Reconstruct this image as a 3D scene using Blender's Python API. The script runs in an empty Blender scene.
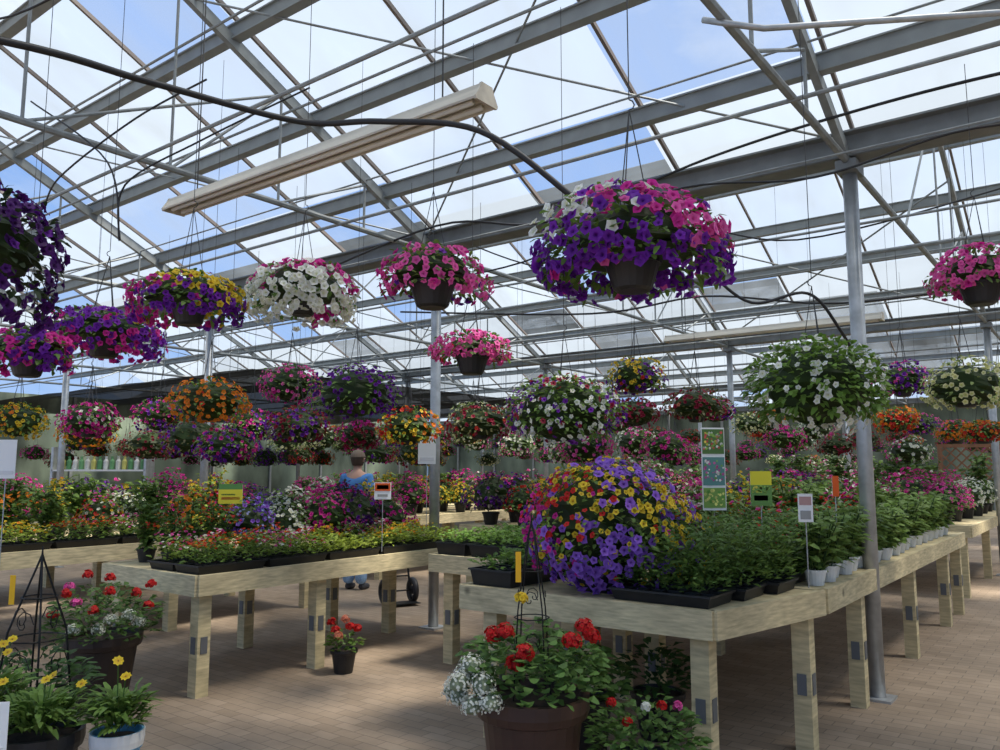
import bpy, bmesh, math, random
from mathutils import Vector, Matrix
rng = random.Random(7)
YAW = math.radians(37.3)
CS, SN = math.cos(YAW), math.sin(YAW)
def bw(X, Y):            # building axes -> world axes
    return (CS*X+SN*Y, -SN*X+CS*Y)
def wb(x, y):
    return (CS*x-SN*y, SN*x+CS*y)
COL = bpy.context.scene.collection
sc = bpy.context.scene
sc.view_settings.view_transform = 'Standard'
sc.view_settings.exposure = 0.2

# ------------------------------------------------------------ materials
def nt(name):
    m = bpy.data.materials.new(name); m.use_nodes = True
    n = m.node_tree; n.nodes.clear()
    return m, n, n.nodes.new('ShaderNodeOutputMaterial')
def simple(name, col, rough=.6, metal=0., noise=0., nscale=8., stretch=(1,1,1), bump=0.):
    m, t, o = nt(name)
    p = t.nodes.new('ShaderNodeBsdfPrincipled')
    p.inputs['Base Color'].default_value = (*col, 1)
    p.inputs['Roughness'].default_value = rough
    p.inputs['Metallic'].default_value = metal
    t.links.new(p.outputs[0], o.inputs[0])
    if noise > 0:
        tc = t.nodes.new('ShaderNodeTexCoord'); mp = t.nodes.new('ShaderNodeMapping')
        mp.inputs['Scale'].default_value = stretch
        nz = t.nodes.new('ShaderNodeTexNoise'); nz.inputs['Scale'].default_value = nscale
        nz.inputs['Detail'].default_value = 6
        r = t.nodes.new('ShaderNodeMapRange')
        r.inputs[1].default_value = .3; r.inputs[2].default_value = .7
        r.inputs[3].default_value = 1-noise; r.inputs[4].default_value = 1+noise
        mx = t.nodes.new('ShaderNodeVectorMath'); mx.operation = 'SCALE'
        mx.inputs[0].default_value = col
        t.links.new(tc.outputs['Object'], mp.inputs[0]); t.links.new(mp.outputs[0], nz.inputs[0])
        t.links.new(nz.outputs[0], r.inputs[0]); t.links.new(r.outputs[0], mx.inputs['Scale'])
        t.links.new(mx.outputs[0], p.inputs['Base Color'])
        if bump > 0:
            b = t.nodes.new('ShaderNodeBump'); b.inputs['Strength'].default_value = bump
            t.links.new(nz.outputs[0], b.inputs['Height']); t.links.new(b.outputs[0], p.inputs['Normal'])
    return m
def woodmat(name, col, stretch):
    m = simple(name, col, .8, 0, .26, 5, stretch, .15); t=m.node_tree; L=t.links.new
    p=[n for n in t.nodes if n.type=='BSDF_PRINCIPLED'][0]; src=p.inputs['Base Color'].links[0].from_socket
    tc=t.nodes.new('ShaderNodeTexCoord'); v=t.nodes.new('ShaderNodeTexVoronoi'); v.inputs['Scale'].default_value=3.2
    L(tc.outputs['Object'],v.inputs['Vector'])
    r=t.nodes.new('ShaderNodeMapRange'); r.inputs[1].default_value=.04; r.inputs[2].default_value=.10; r.inputs[3].default_value=.4; r.inputs[4].default_value=1
    L(v.outputs['Distance'],r.inputs[0])
    n2=t.nodes.new('ShaderNodeTexNoise'); n2.inputs['Scale'].default_value=1.7; L(tc.outputs['Object'],n2.inputs[0])
    r2=t.nodes.new('ShaderNodeMapRange'); r2.inputs[1].default_value=.35; r2.inputs[2].default_value=.65; r2.inputs[3].default_value=.8; r2.inputs[4].default_value=1.12; L(n2.outputs[0],r2.inputs[0])
    mm=t.nodes.new('ShaderNodeMath'); mm.operation='MULTIPLY'; L(r.outputs[0],mm.inputs[0]); L(r2.outputs[0],mm.inputs[1])
    s=t.nodes.new('ShaderNodeVectorMath'); s.operation='SCALE'; L(src,s.inputs[0]); L(mm.outputs[0],s.inputs['Scale']); L(s.outputs[0],p.inputs['Base Color'])
    return m
def attrmat(name, rough, trans):
    m, t, o = nt(name)
    a = t.nodes.new('ShaderNodeAttribute'); a.attribute_name = 'col'
    p = t.nodes.new('ShaderNodeBsdfPrincipled'); p.inputs['Roughness'].default_value = rough
    p.inputs['Specular IOR Level'].default_value = .3
    t.links.new(a.outputs['Color'], p.inputs['Base Color'])
    tr = t.nodes.new('ShaderNodeBsdfTranslucent'); t.links.new(a.outputs['Color'], tr.inputs[0])
    mx = t.nodes.new('ShaderNodeMixShader'); mx.inputs[0].default_value = trans
    t.links.new(p.outputs[0], mx.inputs[1]); t.links.new(tr.outputs[0], mx.inputs[2])
    t.links.new(mx.outputs[0], o.inputs[0])
    return m
M_PETAL = attrmat('petal', .55, .4)
M_LEAF = attrmat('leaf', .5, .35)
M_ATTR = attrmat('painted', .6, 0.0)
M_WOOD = woodmat('bench_pine', (.62,.52,.30), (1.5,1.5,9))
M_WOODH = woodmat('bench_pine_board', (.65,.55,.33), (2,2,14))
M_BLACK = simple('black_plastic', (.012,.012,.013), .45, 0, .2, 30)
M_STEEL = simple('galvanised_steel', (.46,.48,.49), .45, .6, .18, 12)
M_PIPE = simple('roof_steel', (.26,.28,.28), .6, .15, .18, 12)
M_ALU = simple('painted_aluminium', (.27,.29,.285), .6, .1, .12, 6)
M_GUT = simple('gutter_steel', (.20,.215,.22), .55, .2, .2, 5)
M_TAG = simple('leg_tag_steel', (.16,.17,.18), .5, .3)
M_BAR = simple('glazing_bar', (.20,.17,.15), .6, .1, .15, 8)
M_WIRE = simple('wire', (.06,.06,.06), .5, .6)
M_HOSE = simple('rubber_hose', (.018,.018,.02), .5)
M_POTBR = simple('brown_pot', (.06,.027,.018), .45, 0, .2, 10)
M_POTDK = simple('dark_brown_pot', (.03,.018,.014), .5, 0, .2, 10)
M_POTW = simple('white_pot', (.70,.71,.70), .45)
M_POTBLUE = simple('blue_pot', (.12,.36,.55), .45, 0, .3, 25)
M_CREAM = simple('lamp_housing', (.56,.52,.43), .55, 0, .16, 3, (1,6,6))
M_TUBE = simple('lamp_tube', (.80,.78,.70), .3)
M_WALL = simple('wall_sheet', (.15,.19,.14), .8, 0, .7, .9, (1,1,.5))
M_SOIL = simple('soil', (.03,.02,.013), .95, 0, .4, 40)
M_IRON = simple('wrought_iron', (.02,.02,.02), .5, .6)
M_LATT = simple('stained_lattice', (.22,.10,.05), .7, 0, .2, 8)

def floor_mat():
    m, t, o = nt('paver_floor')
    tc = t.nodes.new('ShaderNodeTexCoord')
    br = t.nodes.new('ShaderNodeTexBrick')
    br.inputs['Color1'].default_value = (.325,.25,.18,1)
    br.inputs['Color2'].default_value = (.262,.198,.138,1)
    br.inputs['Mortar'].default_value = (.18,.14,.10,1)
    br.inputs['Scale'].default_value = 1
    br.inputs['Mortar Size'].default_value = .004
    br.inputs['Mortar Smooth'].default_value = .5
    br.inputs['Brick Width'].default_value = .18
    br.inputs['Row Height'].default_value = .09
    nz = t.nodes.new('ShaderNodeTexNoise'); nz.inputs['Scale'].default_value = 1.8; nz.inputs['Detail'].default_value = 10; nz.inputs['Roughness'].default_value=.65
    r = t.nodes.new('ShaderNodeMapRange'); r.inputs[1].default_value=.3; r.inputs[2].default_value=.7
    r.inputs[3].default_value=.8; r.inputs[4].default_value=1.22
    vm = t.nodes.new('ShaderNodeVectorMath'); vm.operation='SCALE'
    p = t.nodes.new('ShaderNodeBsdfPrincipled'); p.inputs['Roughness'].default_value=.85
    bp = t.nodes.new('ShaderNodeBump'); bp.inputs['Strength'].default_value=.2; bp.inputs['Distance'].default_value=.01; bp.invert=True
    L = t.links.new
    L(tc.outputs['Object'], br.inputs[0]); L(tc.outputs['Object'], nz.inputs[0]); L(nz.outputs[0], r.inputs[0])
    L(br.outputs['Color'], vm.inputs[0]); L(r.outputs[0], vm.inputs['Scale']); L(vm.outputs[0], p.inputs['Base Color'])
    L(br.outputs['Fac'], bp.inputs['Height']); L(bp.outputs[0], p.inputs['Normal']); L(p.outputs[0], o.inputs[0])
    return m
def panel_mat():
    m, t, o = nt('roof_glazing')
    L = t.links.new
    a = t.nodes.new('ShaderNodeAttribute'); a.attribute_name = 'col'
    tc = t.nodes.new('ShaderNodeTexCoord'); mp=t.nodes.new('ShaderNodeMapping'); mp.inputs['Scale'].default_value=(1.6,.5,1); nz = t.nodes.new('ShaderNodeTexNoise')
    nz.inputs['Scale'].default_value = 1.6; nz.inputs['Detail'].default_value = 7
    L(tc.outputs['Object'], mp.inputs[0]); L(mp.outputs[0], nz.inputs[0])
    r = t.nodes.new('ShaderNodeMapRange'); r.inputs[1].default_value=.35; r.inputs[2].default_value=.65
    r.inputs[3].default_value=-.08; r.inputs[4].default_value=.08
    L(nz.outputs[0], r.inputs[0])
    ad = t.nodes.new('ShaderNodeMath'); ad.operation='ADD'; ad.use_clamp=True
    L(a.outputs['Fac'], ad.inputs[0]); L(r.outputs[0], ad.inputs[1])
    r2 = t.nodes.new('ShaderNodeMapRange'); r2.inputs[1].default_value=.3; r2.inputs[2].default_value=.7; r2.inputs[3].default_value=1.12; r2.inputs[4].default_value=.85
    L(nz.outputs[0], r2.inputs[0])
    sv = t.nodes.new('ShaderNodeVectorMath'); sv.operation='SCALE'; sv.inputs[0].default_value=(.235,.27,.30); L(r2.outputs[0], sv.inputs['Scale'])
    tp = t.nodes.new('ShaderNodeBsdfTransparent'); tp.inputs[0].default_value=(.97,.985,1,1)
    tl = t.nodes.new('ShaderNodeBsdfTranslucent'); L(sv.outputs[0], tl.inputs[0])
    mx = t.nodes.new('ShaderNodeMixShader')
    L(ad.outputs[0], mx.inputs[0]); L(tp.outputs[0], mx.inputs[1]); L(tl.outputs[0], mx.inputs[2]); L(mx.outputs[0], o.inputs[0])
    return m
def cloth_mat():
    m, t, o = nt('shade_fabric')
    tp = t.nodes.new('ShaderNodeBsdfTransparent'); d = t.nodes.new('ShaderNodeBsdfDiffuse'); d.inputs[0].default_value=(.06,.062,.06,1)
    mx = t.nodes.new('ShaderNodeMixShader'); mx.inputs[0].default_value=.94
    t.links.new(tp.outputs[0], mx.inputs[1]); t.links.new(d.outputs[0], mx.inputs[2]); t.links.new(mx.outputs[0], o.inputs[0])
    return m
M_FLOOR=floor_mat(); M_PANEL=panel_mat(); M_CLOTH=cloth_mat()

# ------------------------------------------------------------ mesh builder
def orth(n):
    n = n.normalized()
    a = Vector((0,0,1)) if abs(n.z) < .9 else Vector((1,0,0))
    t = n.cross(a).normalized(); return t, n.cross(t)
class MB:
    def __init__(s): s.v=[]; s.f=[]; s.c=[]; s.m=[]; s.cm=0; s.cc=(1,1,1)
    def add(s, vs, fs, cols=None):
        o=len(s.v); s.v.extend(tuple(v) for v in vs)
        s.c.extend(cols if cols else [s.cc]*len(vs))
        for f in fs: s.f.append(tuple(i+o for i in f)); s.m.append(s.cm)
    def box(s, c, d, R=None):
        x,y,z=d[0]/2,d[1]/2,d[2]/2
        vs=[Vector((i*x,j*y,k*z)) for i in(-1,1) for j in(-1,1) for k in(-1,1)]
        if R is not None: vs=[R@v for v in vs]
        s.add([v+Vector(c) for v in vs],[(0,1,3,2),(4,6,7,5),(0,4,5,1),(2,3,7,6),(0,2,6,4),(1,5,7,3)])
    def beam(s, a, b, w, h):
        a,b=Vector(a),Vector(b); n=(b-a).normalized()
        up=Vector((0,0,1)) if abs(n.z)<.95 else Vector((0,1,0))
        t=n.cross(up).normalized(); u=t.cross(n)
        vs=[p+t*(i*w/2)+u*(j*h/2) for p in(a,b) for i,j in((-1,-1),(1,-1),(1,1),(-1,1))]
        s.add(vs,[(3,2,1,0),(4,5,6,7),(0,1,5,4),(1,2,6,5),(2,3,7,6),(3,0,4,7)])
    def tube(s, pts, r, seg=6, close=False):
        pts=[Vector(p) for p in pts]; n=len(pts); vs=[]; fs=[]
        t0=None
        for i,p in enumerate(pts):
            if close: d=pts[(i+1)%n]-pts[i-1]
            else: d=pts[min(i+1,n-1)]-pts[max(i-1,0)]
            d.normalize()
            if t0 is None: t0=orth(d)[0]
            t=(t0-d*t0.dot(d)); t=t.normalized() if t.length>1e-5 else orth(d)[0]
            t0=t; b=d.cross(t); rr=r[i] if isinstance(r,(list,tuple)) else r
            for k in range(seg):
                a=2*math.pi*k/seg; vs.append(p+t*math.cos(a)*rr+b*math.sin(a)*rr)
        for i in range(n if close else n-1):
            j=(i+1)%n
            for k in range(seg):
                l=(k+1)%seg; fs.append((i*seg+k,i*seg+l,j*seg+l,j*seg+k))
        if not close: fs.append(tuple(range(seg-1,-1,-1))); fs.append(tuple((n-1)*seg+k for k in range(seg)))
        s.add(vs,fs)
    def lathe(s, prof, c=(0,0,0), seg=20):
        vs=[];fs=[];n=len(prof)
        for r,z in prof:
            for k in range(seg):
                a=2*math.pi*k/seg; vs.append((c[0]+r*math.cos(a),c[1]+r*math.sin(a),c[2]+z))
        for i in range(n-1):
            for k in range(seg):
                l=(k+1)%seg; fs.append((i*seg+k,i*seg+l,(i+1)*seg+l,(i+1)*seg+k))
        s.add(vs,fs)
    def mesh(s, name, mats, smooth=False):
        me=bpy.data.meshes.new(name); me.from_pydata(s.v,[],s.f)
        for m in (mats if isinstance(mats,(list,tuple)) else [mats]): me.materials.append(m)
        at=me.attributes.new('col','FLOAT_COLOR','POINT')
        flat=[]
        for c in s.c: flat.extend((c[0],c[1],c[2],1.0))
        at.data.foreach_set('color',flat)
        me.polygons.foreach_set('material_index',s.m)
        if smooth: me.polygons.foreach_set('use_smooth',[True]*len(s.f))
        me.update(); return me
def obj(name, data, loc=(0,0,0), rz=0, parent=None, label=None, cat=None, group=None, kind=None):
    o=bpy.data.objects.new(name,data); COL.objects.link(o); o.location=loc; o.rotation_euler=(0,0,rz)
    if parent: o.parent=parent
    if label: o['label']=label
    if cat: o['category']=cat
    if group: o['group']=group
    if kind: o['kind']=kind
    return o
def empty(name, loc, rz, label, cat, group=None, kind=None):
    o=obj(name,None,loc,rz,None,label,cat,group,kind); o.empty_display_size=.1; return o
def bobj(name, data, X, Y, Z, **k):
    x,y=bw(X,Y); return obj(name,data,(x,y,Z),-YAW,**k)

# ------------------------------------------------------------ botany
def jit(c,a=.18):
    k=1+rng.uniform(-a,a); return tuple(max(0,min(1,x*k)) for x in c)
def flower(mb,p,n,r,col,thr,cup=.4,lobes=5,detail=True):
    n=n.normalized(); t,b=orth(n); a0=rng.random()*6.28; N=lobes*2; col=jit(col)
    vs=[p-n*r*cup]; cs=[thr]
    if detail:
        mid=tuple(.35*x+.65*y for x,y in zip(thr,col))
        for i in range(N):
            a=a0+i*2*math.pi/N; vs.append(p+(t*math.cos(a)+b*math.sin(a))*r*.34-n*r*.05); cs.append(mid)
    for i in range(N):
        a=a0+i*2*math.pi/N; q=r*(1. if i%2==0 else .78)*rng.uniform(.93,1.05)
        vs.append(p+(t*math.cos(a)+b*math.sin(a))*q+n*r*rng.uniform(-.12,.14)); cs.append(col)
    fs=[(0,1+i,1+(i+1)%N) for i in range(N)]
    if detail: fs+=[(1+i,1+N+i,1+N+(i+1)%N,1+(i+1)%N) for i in range(N)]
    mb.add(vs,fs,cs)
def leaf(mb,p,d,L,w,col,droop=.25):
    d=d.normalized(); s=d.cross(Vector((0,0,1)))
    if s.length<.05: s=Vector((1,0,0))
    s.normalize(); s=(s+Vector((rng.uniform(-.5,.5),rng.uniform(-.5,.5),rng.uniform(-.5,.5)))).normalized()
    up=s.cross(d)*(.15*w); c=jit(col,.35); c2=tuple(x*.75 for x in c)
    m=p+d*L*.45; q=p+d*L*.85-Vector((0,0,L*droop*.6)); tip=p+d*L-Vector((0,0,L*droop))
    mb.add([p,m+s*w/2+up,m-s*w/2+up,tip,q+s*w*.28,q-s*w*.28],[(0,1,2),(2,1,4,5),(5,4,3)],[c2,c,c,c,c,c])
def rdir(zlo,zhi):
    z=rng.uniform(zlo,zhi); a=rng.random()*2*math.pi; r=math.sqrt(max(0,1-z*z)); return Vector((r*math.cos(a),r*math.sin(a),z))
def pick(pal):
    t=sum(p[2] for p in pal); x=rng.random()*t
    for p in pal:
        x-=p[2]
        if x<=0: return p
    return pal[-1]
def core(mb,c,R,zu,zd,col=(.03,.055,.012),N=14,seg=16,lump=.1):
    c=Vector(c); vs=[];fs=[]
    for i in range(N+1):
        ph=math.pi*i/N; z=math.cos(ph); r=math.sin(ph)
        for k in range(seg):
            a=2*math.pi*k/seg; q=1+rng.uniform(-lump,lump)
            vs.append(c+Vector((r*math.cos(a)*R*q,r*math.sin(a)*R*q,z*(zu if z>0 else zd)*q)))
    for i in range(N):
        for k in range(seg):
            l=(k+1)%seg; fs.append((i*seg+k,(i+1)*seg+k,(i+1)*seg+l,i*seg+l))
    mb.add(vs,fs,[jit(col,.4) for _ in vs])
LAVC=(.34,.15,.72)
def mound(lb,fb,c,R,zu,zd,nf,nl,pal,fs,ls,lc,skirt=True,detail=True,lobes=5,zlo=-.75,lw=.55,dirs=None,mixp=.25,amp=.16):
    c=Vector(c)
    cl=[(Vector(d).normalized(),p) for d,p in dirs] if dirs else [(rdir(-.6,1),pick(pal)) for _ in range(8)]
    lumps=[(rdir(-.6,1),rng.uniform(-amp*.7,amp)) for _ in range(10)]
    def shell(d,k):
        q=1
        for l,a in lumps: q+=a*max(0,d.dot(l))**6
        q=max(.86,q)*k
        if d.z<0 and skirt: h=Vector((d.x,d.y,0)).normalized()*R*(1+.12*d.z)*q
        else: h=Vector((d.x,d.y,0))*R*q
        return c+h+Vector((0,0,d.z*(zu if d.z>0 else zd)*q))
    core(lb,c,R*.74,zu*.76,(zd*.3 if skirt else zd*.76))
    for _ in range(nl):
        d=rdir(max(zlo,-.7),1); p=shell(d,rng.uniform(.74,1.02))
        o=Vector((d.x,d.y,d.z*.6-.05))+Vector((rng.uniform(-.7,.7),rng.uniform(-.7,.7),rng.uniform(-.4,.6)))
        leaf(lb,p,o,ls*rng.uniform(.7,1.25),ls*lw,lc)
    for _ in range(nf):
        d=rdir(zlo,1); p=shell(d,rng.uniform(.92,1.10))
        if rng.random()>mixp: pl=max(cl,key=lambda q:q[0].dot(d)+rng.uniform(-.18,.18))[1]
        else: pl=pick(pal)
        n=Vector((d.x,d.y,d.z*.8+.15))+Vector((rng.uniform(-.5,.5),rng.uniform(-.5,.5),rng.uniform(-.35,.35)))
        flower(fb,p,n,fs*rng.uniform(.75,1.2)*(1.5 if pl[0]==LAVC and fs<.03 else 1),pl[0],pl[1],detail=detail,lobes=lobes)
GR=(.12,.21,.04); GRD=(.06,.10,.025); GRL=(.22,.32,.06)
PUR=((.20,.02,.42),(.04,0,.1)); DPUR=((.075,.008,.15),(.02,0,.04)); MAG=((.74,.03,.34),(.25,0,.1)); PNK=((.90,.14,.46),(.5,.03,.22))
WHT=((.88,.88,.84),(.6,.62,.3)); YEL=((.88,.66,.04),(.35,.12,.01)); ORG=((.88,.20,.02),(.5,.25,.02)); RED=((.66,.012,.02),(.3,.06,.01))
LAV=(LAVC,(.10,.02,.25)); DRED=((.34,.015,.05),(.1,0,.01)); CRM=((.80,.78,.48),(.5,.5,.1)); SAL=((.85,.32,.2),(.5,.1,.05)); BLU=((.30,.36,.80),(.5,.5,.6))
def P(*a): return [(c[0],c[1],w) for c,w in a]

def roofz(X,Y):
    k=(Y+1.9)%7.8; return 3.85+.49*(3.9-abs(k-3.9))
POTPROF=[(0.001,-.165),(.085,-.165),(.105,-.15),(.145,-.02),(.155,-.02),(.158,0),(.145,0),(.14,-.03),(.001,-.03)]
def basket_meshes(R,pal,nf,nl,fs,zu,zd,skirt,lc,ls,ps,detail,lobes,zlo,dirs=None,mixp=.25):
    lb,fb=MB(),MB()
    mound(lb,fb,(0,0,0),R,zu,zd,nf,nl,pal,fs,ls,lc,skirt,detail,lobes,zlo,dirs=dirs,mixp=mixp)
    m=MB(); m.lathe([(r*ps,q*ps-.03) for r,q in POTPROF],seg=20)
    return m.mesh('pot',M_BLACK),lb.mesh('foliage',M_LEAF),fb.mesh('blooms',M_PETAL)
PLACED=[]
def basket_place(ms,x,y,z,desc,ps,hang=.5,rz=None,grp='hanging flower baskets',sc_=1.):
    PLACED.append((x,y))
    e=empty('hanging_basket',(x,y,z),rng.random()*6.28 if rz is None else rz,desc,'hanging basket',grp)
    for nm,me in zip(('pot','foliage','blooms'),ms):
        o=obj(nm,me,parent=e,kind='stuff' if nm=='blooms' else None); o.scale=(sc_,sc_,sc_*rng.uniform(.85,1.1) if sc_!=1 else 1)
    X,Y=wb(x,y); top=roofz(X,Y)-z-.16
    w=MB(); th=.002 if y<5 else .003
    for k in range(3):
        a=k*2.094; w.tube([(.15*ps*math.cos(a)*sc_,.15*ps*math.sin(a)*sc_,-.03),(0,0,hang)],th,4)
    hk=[(0,.0,hang-.02)]+[(.018*math.sin(t),0,hang+.018-.018*math.cos(t)) for t in [0,.8,1.6,2.4,3.1]]
    w.tube(hk,.0025,5)
    w.tube([(0,0,hang+.036),(0,0,top)],.002 if y<9 else .0018,4)
    obj('hanger',w.mesh('hanger',M_WIRE),parent=e)
    return e
def HB(x,y,z,R,pal,desc,nf=90,nl=320,fs=.026,zu=None,zd=None,skirt=True,lc=GR,ls=.045,ps=.78,detail=None,lobes=5,hang=.5,zlo=-.85,rz=None,dirs=None,mixp=.25):
    if detail is None: detail=y<6
    zu=zu or R*.55; zd=zd or R*.5
    return basket_place(basket_meshes(R,pal,nf,nl,fs,zu,zd,skirt,lc,ls,ps,detail,lobes,zlo,dirs,mixp),x,y,z,desc,ps,hang,rz)

# ------------------------------------------------------------ SHELL
m=MB(); m.add([(-30,-8,0),(12,-8,0),(12,32,0),(-30,32,0)],[(0,1,2,3)])
bobj('floor',m.mesh('floor',M_FLOOR),0,0,0,kind='structure',label='brown brick paver floor')
RID=[2.0,9.8,17.6,25.4]; X0,X1=-27.0,10.0
BARS=[-1.35+1.3167*i for i in range(-19,9)]
PUR_OFF=[0,.74,1.58,2.42,3.26,3.9]
for bi,ry in enumerate(RID):
    for sgn in (1,-1):
        m=MB()
        for i in range(len(BARS)-1):
            for j in range(5):
                a,b=PUR_OFF[j],PUR_OFF[j+1]
                ya,yb=ry+sgn*(3.9-a),ry+sgn*(3.9-b)
                hz=rng.choice([.74,.78,.82,.85,.88,.9,.92]) if sgn>0 else .85
                if sgn>0:
                    pc=.08 if bi==0 else .26
                    if bi==0 and j>=2 and BARS[i]<-4.5: pc=.22
                    if bi==0 and j<=1: pc=.22
                    if rng.random()<pc: hz=rng.choice([.12,.25,.4])
                if bi==0 and sgn>0 and j==4 and BARS[i]<-5: hz=1.
                m.add([(BARS[i],ya,3.85+.49*a),(BARS[i+1],ya,3.85+.49*a),(BARS[i+1],yb,3.85+.49*b),(BARS[i],yb,3.85+.49*b)],[(0,1,2,3)],[(hz,hz,hz)]*4)
        bobj('ceiling',m.mesh('ceiling',M_PANEL),0,0,0,kind='structure',label='sloping translucent greenhouse roof glazing')
pm=MB(); pm.beam((X0,0,0),(X1,0,0),.045,.11); pm.box(((X0+X1)/2,0,-.058),(X1-X0,.085,.012)); pm.box(((X0+X1)/2,0,.058),(X1-X0,.085,.012)); pm=pm.mesh('roof_purlin',M_ALU)
for ry in RID:
    for sgn in (1,-1):
        if sgn<0 and ry>3: offs=[2.42]
        else: offs=PUR_OFF[1:5]
        for a in offs:
            bobj('roof_purlin',pm,0,ry+sgn*(3.9-a),3.85+.49*a-.10,label='long grey metal purlin under the roof glazing',cat='roof beam',group='roof purlins')
    bobj('roof_ridge_beam',pm,0,ry,3.85+.49*3.9-.09,label='grey metal ridge beam at the roof peak',cat='roof beam',group='roof ridge beams')
gm=MB(); L=X1-X0; cx=(X0+X1)/2
gm.box((cx,0,0),(L,.2,.02)); gm.box((cx,-.1,.07),(L,.015,.15)); gm.box((cx,.1,.07),(L,.015,.15)); gm.box((cx,-.14,.145),(L,.08,.015)); gm.box((cx,.14,.145),(L,.08,.015))
gm=gm.mesh('roof_gutter',M_GUT)
for gy in [-1.9,5.9,13.7,21.5,29.3]:
    bobj('roof_gutter',gm,0,gy,3.71,label='dark galvanised valley gutter between roof bays',cat='gutter',group='valley gutters')
bm_=MB(); bm_.beam((0,0,3.9*.49),(0,3.9,0),.025,.035); bm_=bm_.mesh('glazing_bar',M_BAR)
for bi,ry in enumerate(RID):
    for bx in BARS:
        if bx<-22 or bx>4: continue
        bobj('glazing_bar',bm_,bx+.06,ry,3.83,label='thin brown glazing bar running down the roof',cat='glazing bar',group='glazing bars')
def tm(fn,nm,mat):
    q=MB(); fn(q); return q.mesh(nm,mat)
raf1=tm(lambda q:q.beam((0,0,1.90),(0,3.85,.02),.05,.09),'rafter',M_PIPE)
raf2=tm(lambda q:q.beam((0,0,1.90),(0,-3.85,.02),.05,.09),'rafter',M_PIPE)
tie=tm(lambda q:q.tube([(0,-3.85,0),(0,3.85,0)],.026,8),'tie_bar',M_PIPE)
st=[tm(lambda q,a=a,b=b:q.tube([a,b],.012,6),'strut',M_PIPE) for a,b in [((0,0,0),(0,0,1.85)),((0,0,0),(0,1.95,.93)),((0,1.95,0),(0,1.95,.93)),((0,1.95,0),(0,2.95,.45)),((0,-1.95,0),(0,0,1.85)),((0,1.0,0),(0,1.0,1.4)),((0,1.0,0),(0,1.95,.93)),((0,2.9,0),(0,2.9,.46))]]
TX=[-1.35-3.95*k for k in range(-1,6)]
for bi,ry in enumerate(RID):
    for tx in TX:
        if bi>1 and tx>-1: continue
        x,y=bw(tx,ry)
        e=empty('roof_truss',(x,y,3.68),-YAW,'galvanised steel roof truss with tie bar and struts','roof truss','roof trusses')
        obj('rafter',raf1,parent=e)
        if bi==0: obj('rafter',raf2,parent=e)
        obj('tie_bar',tie,parent=e)
        for s_ in st[:8 if bi<2 else 3]: obj('strut',s_,parent=e)
# light diagonal brace rods between the trusses
for k,tx in enumerate(TX[1:6]):
    for (ya,za,yb,zb,r) in [(5.75,3.80,3.1,5.05,.009),(13.55,3.80,10.9,5.05,.012)]:
        q=MB(); q.tube([(0,0,0),(-3.95,yb-ya,zb-za)],r,6); bobj('brace_rod',q.mesh('brace_rod',M_PIPE),tx,ya,za,label='thin diagonal steel brace rod between trusses',cat='brace rod',group='diagonal brace rods')
        if k%2==0:
            q=MB(); q.tube([(0,0,0),(-3.95,ya-yb,za-zb)],r,6); bobj('brace_rod',q.mesh('brace_rod',M_PIPE),tx,yb,zb,label='thin diagonal steel brace rod between trusses',cat='brace rod',group='diagonal brace rods')
post=MB(); post.tube([(0,0,0),(0,0,3.68)],.05,16); post=post.mesh('post_shaft',M_STEEL,True)
plate=MB(); plate.box((0,0,.008),(.2,.2,.016)); plate=plate.mesh('base_plate',M_STEEL)
cap=MB(); cap.box((0,0,3.64),(.14,.22,.08)); cap=cap.mesh('post_bracket',M_GUT)
for gy in [5.9,13.7,21.5]:
    for tx in TX:
        if tx>0: continue
        x,y=bw(tx,gy)
        e=empty('support_post',(x,y,0),-YAW,'round galvanised steel post holding the gutter','post','roof support posts')
        obj('post_shaft',post,parent=e); obj('base_plate',plate,parent=e); obj('post_bracket',cap,parent=e)
for (yy,zz,r) in [(2.6,3.55,.012),(3.5,4.1,.010),(4.6,3.66,.014),(5.2,3.5,.008),(4.9,4.15,.008),(3.0,4.6,.010),(7.0,3.55,.012),(8.2,3.6,.018),(9.3,3.8,.012),(10.5,3.6,.018),(11.6,3.9,.012),(12.4,3.6,.018),(12.9,4.0,.012),(15.5,3.6,.02),(17.0,3.6,.02),(18.5,3.6,.02),(20.0,3.6,.02),(23.5,3.6,.02),(26,3.6,.02)]:
    q=MB(); q.tube([(X0,yy,zz),(4,yy,zz)],r,6)
    bobj('hanging_pipe',q.mesh('hanging_pipe',M_PIPE),0,0,0,label='thin galvanised pipe running under the trusses',cat='pipe',group='overhead pipes')
q=MB(); q.tube([(1.0,3.7,3.70),(1.1,3.6,3.62),(1.25,3.57,3.58),(2.6,3.4,3.58),(3.6,3.3,3.6)],.016,8)
obj('conduit_pipe',q.mesh('conduit_pipe',M_STEEL,True),label='pale grey conduit pipe with a bent end',cat='pipe')
def wall(name,a,b,h,lab):
    q=MB(); q.beam((a[0],a[1],h/2),(b[0],b[1],h/2),.08,h)
    bobj(name,q.mesh(name,M_WALL),0,0,0,kind='structure',label=lab)
wall('wall_back',(X0,29.6),(X1,29.6),3.9,'grey green end wall of the greenhouse')
wall('wall_left',(X0-.1,-2),(X0-.1,29.6),3.9,'grey green side wall of the greenhouse')
wall('wall_right',(X1+.1,-2),(X1+.1,29.6),3.9,'grey green side wall of the greenhouse')
for i in range(12):
    q=MB(); q.box((0,0,1.95),(.09,.06,3.9)); bobj('trim_%d'%(i+1),q.mesh('trim',M_ALU),-25+i*2.2,29.5,0,kind='structure',label='grey vertical wall stud')
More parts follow.
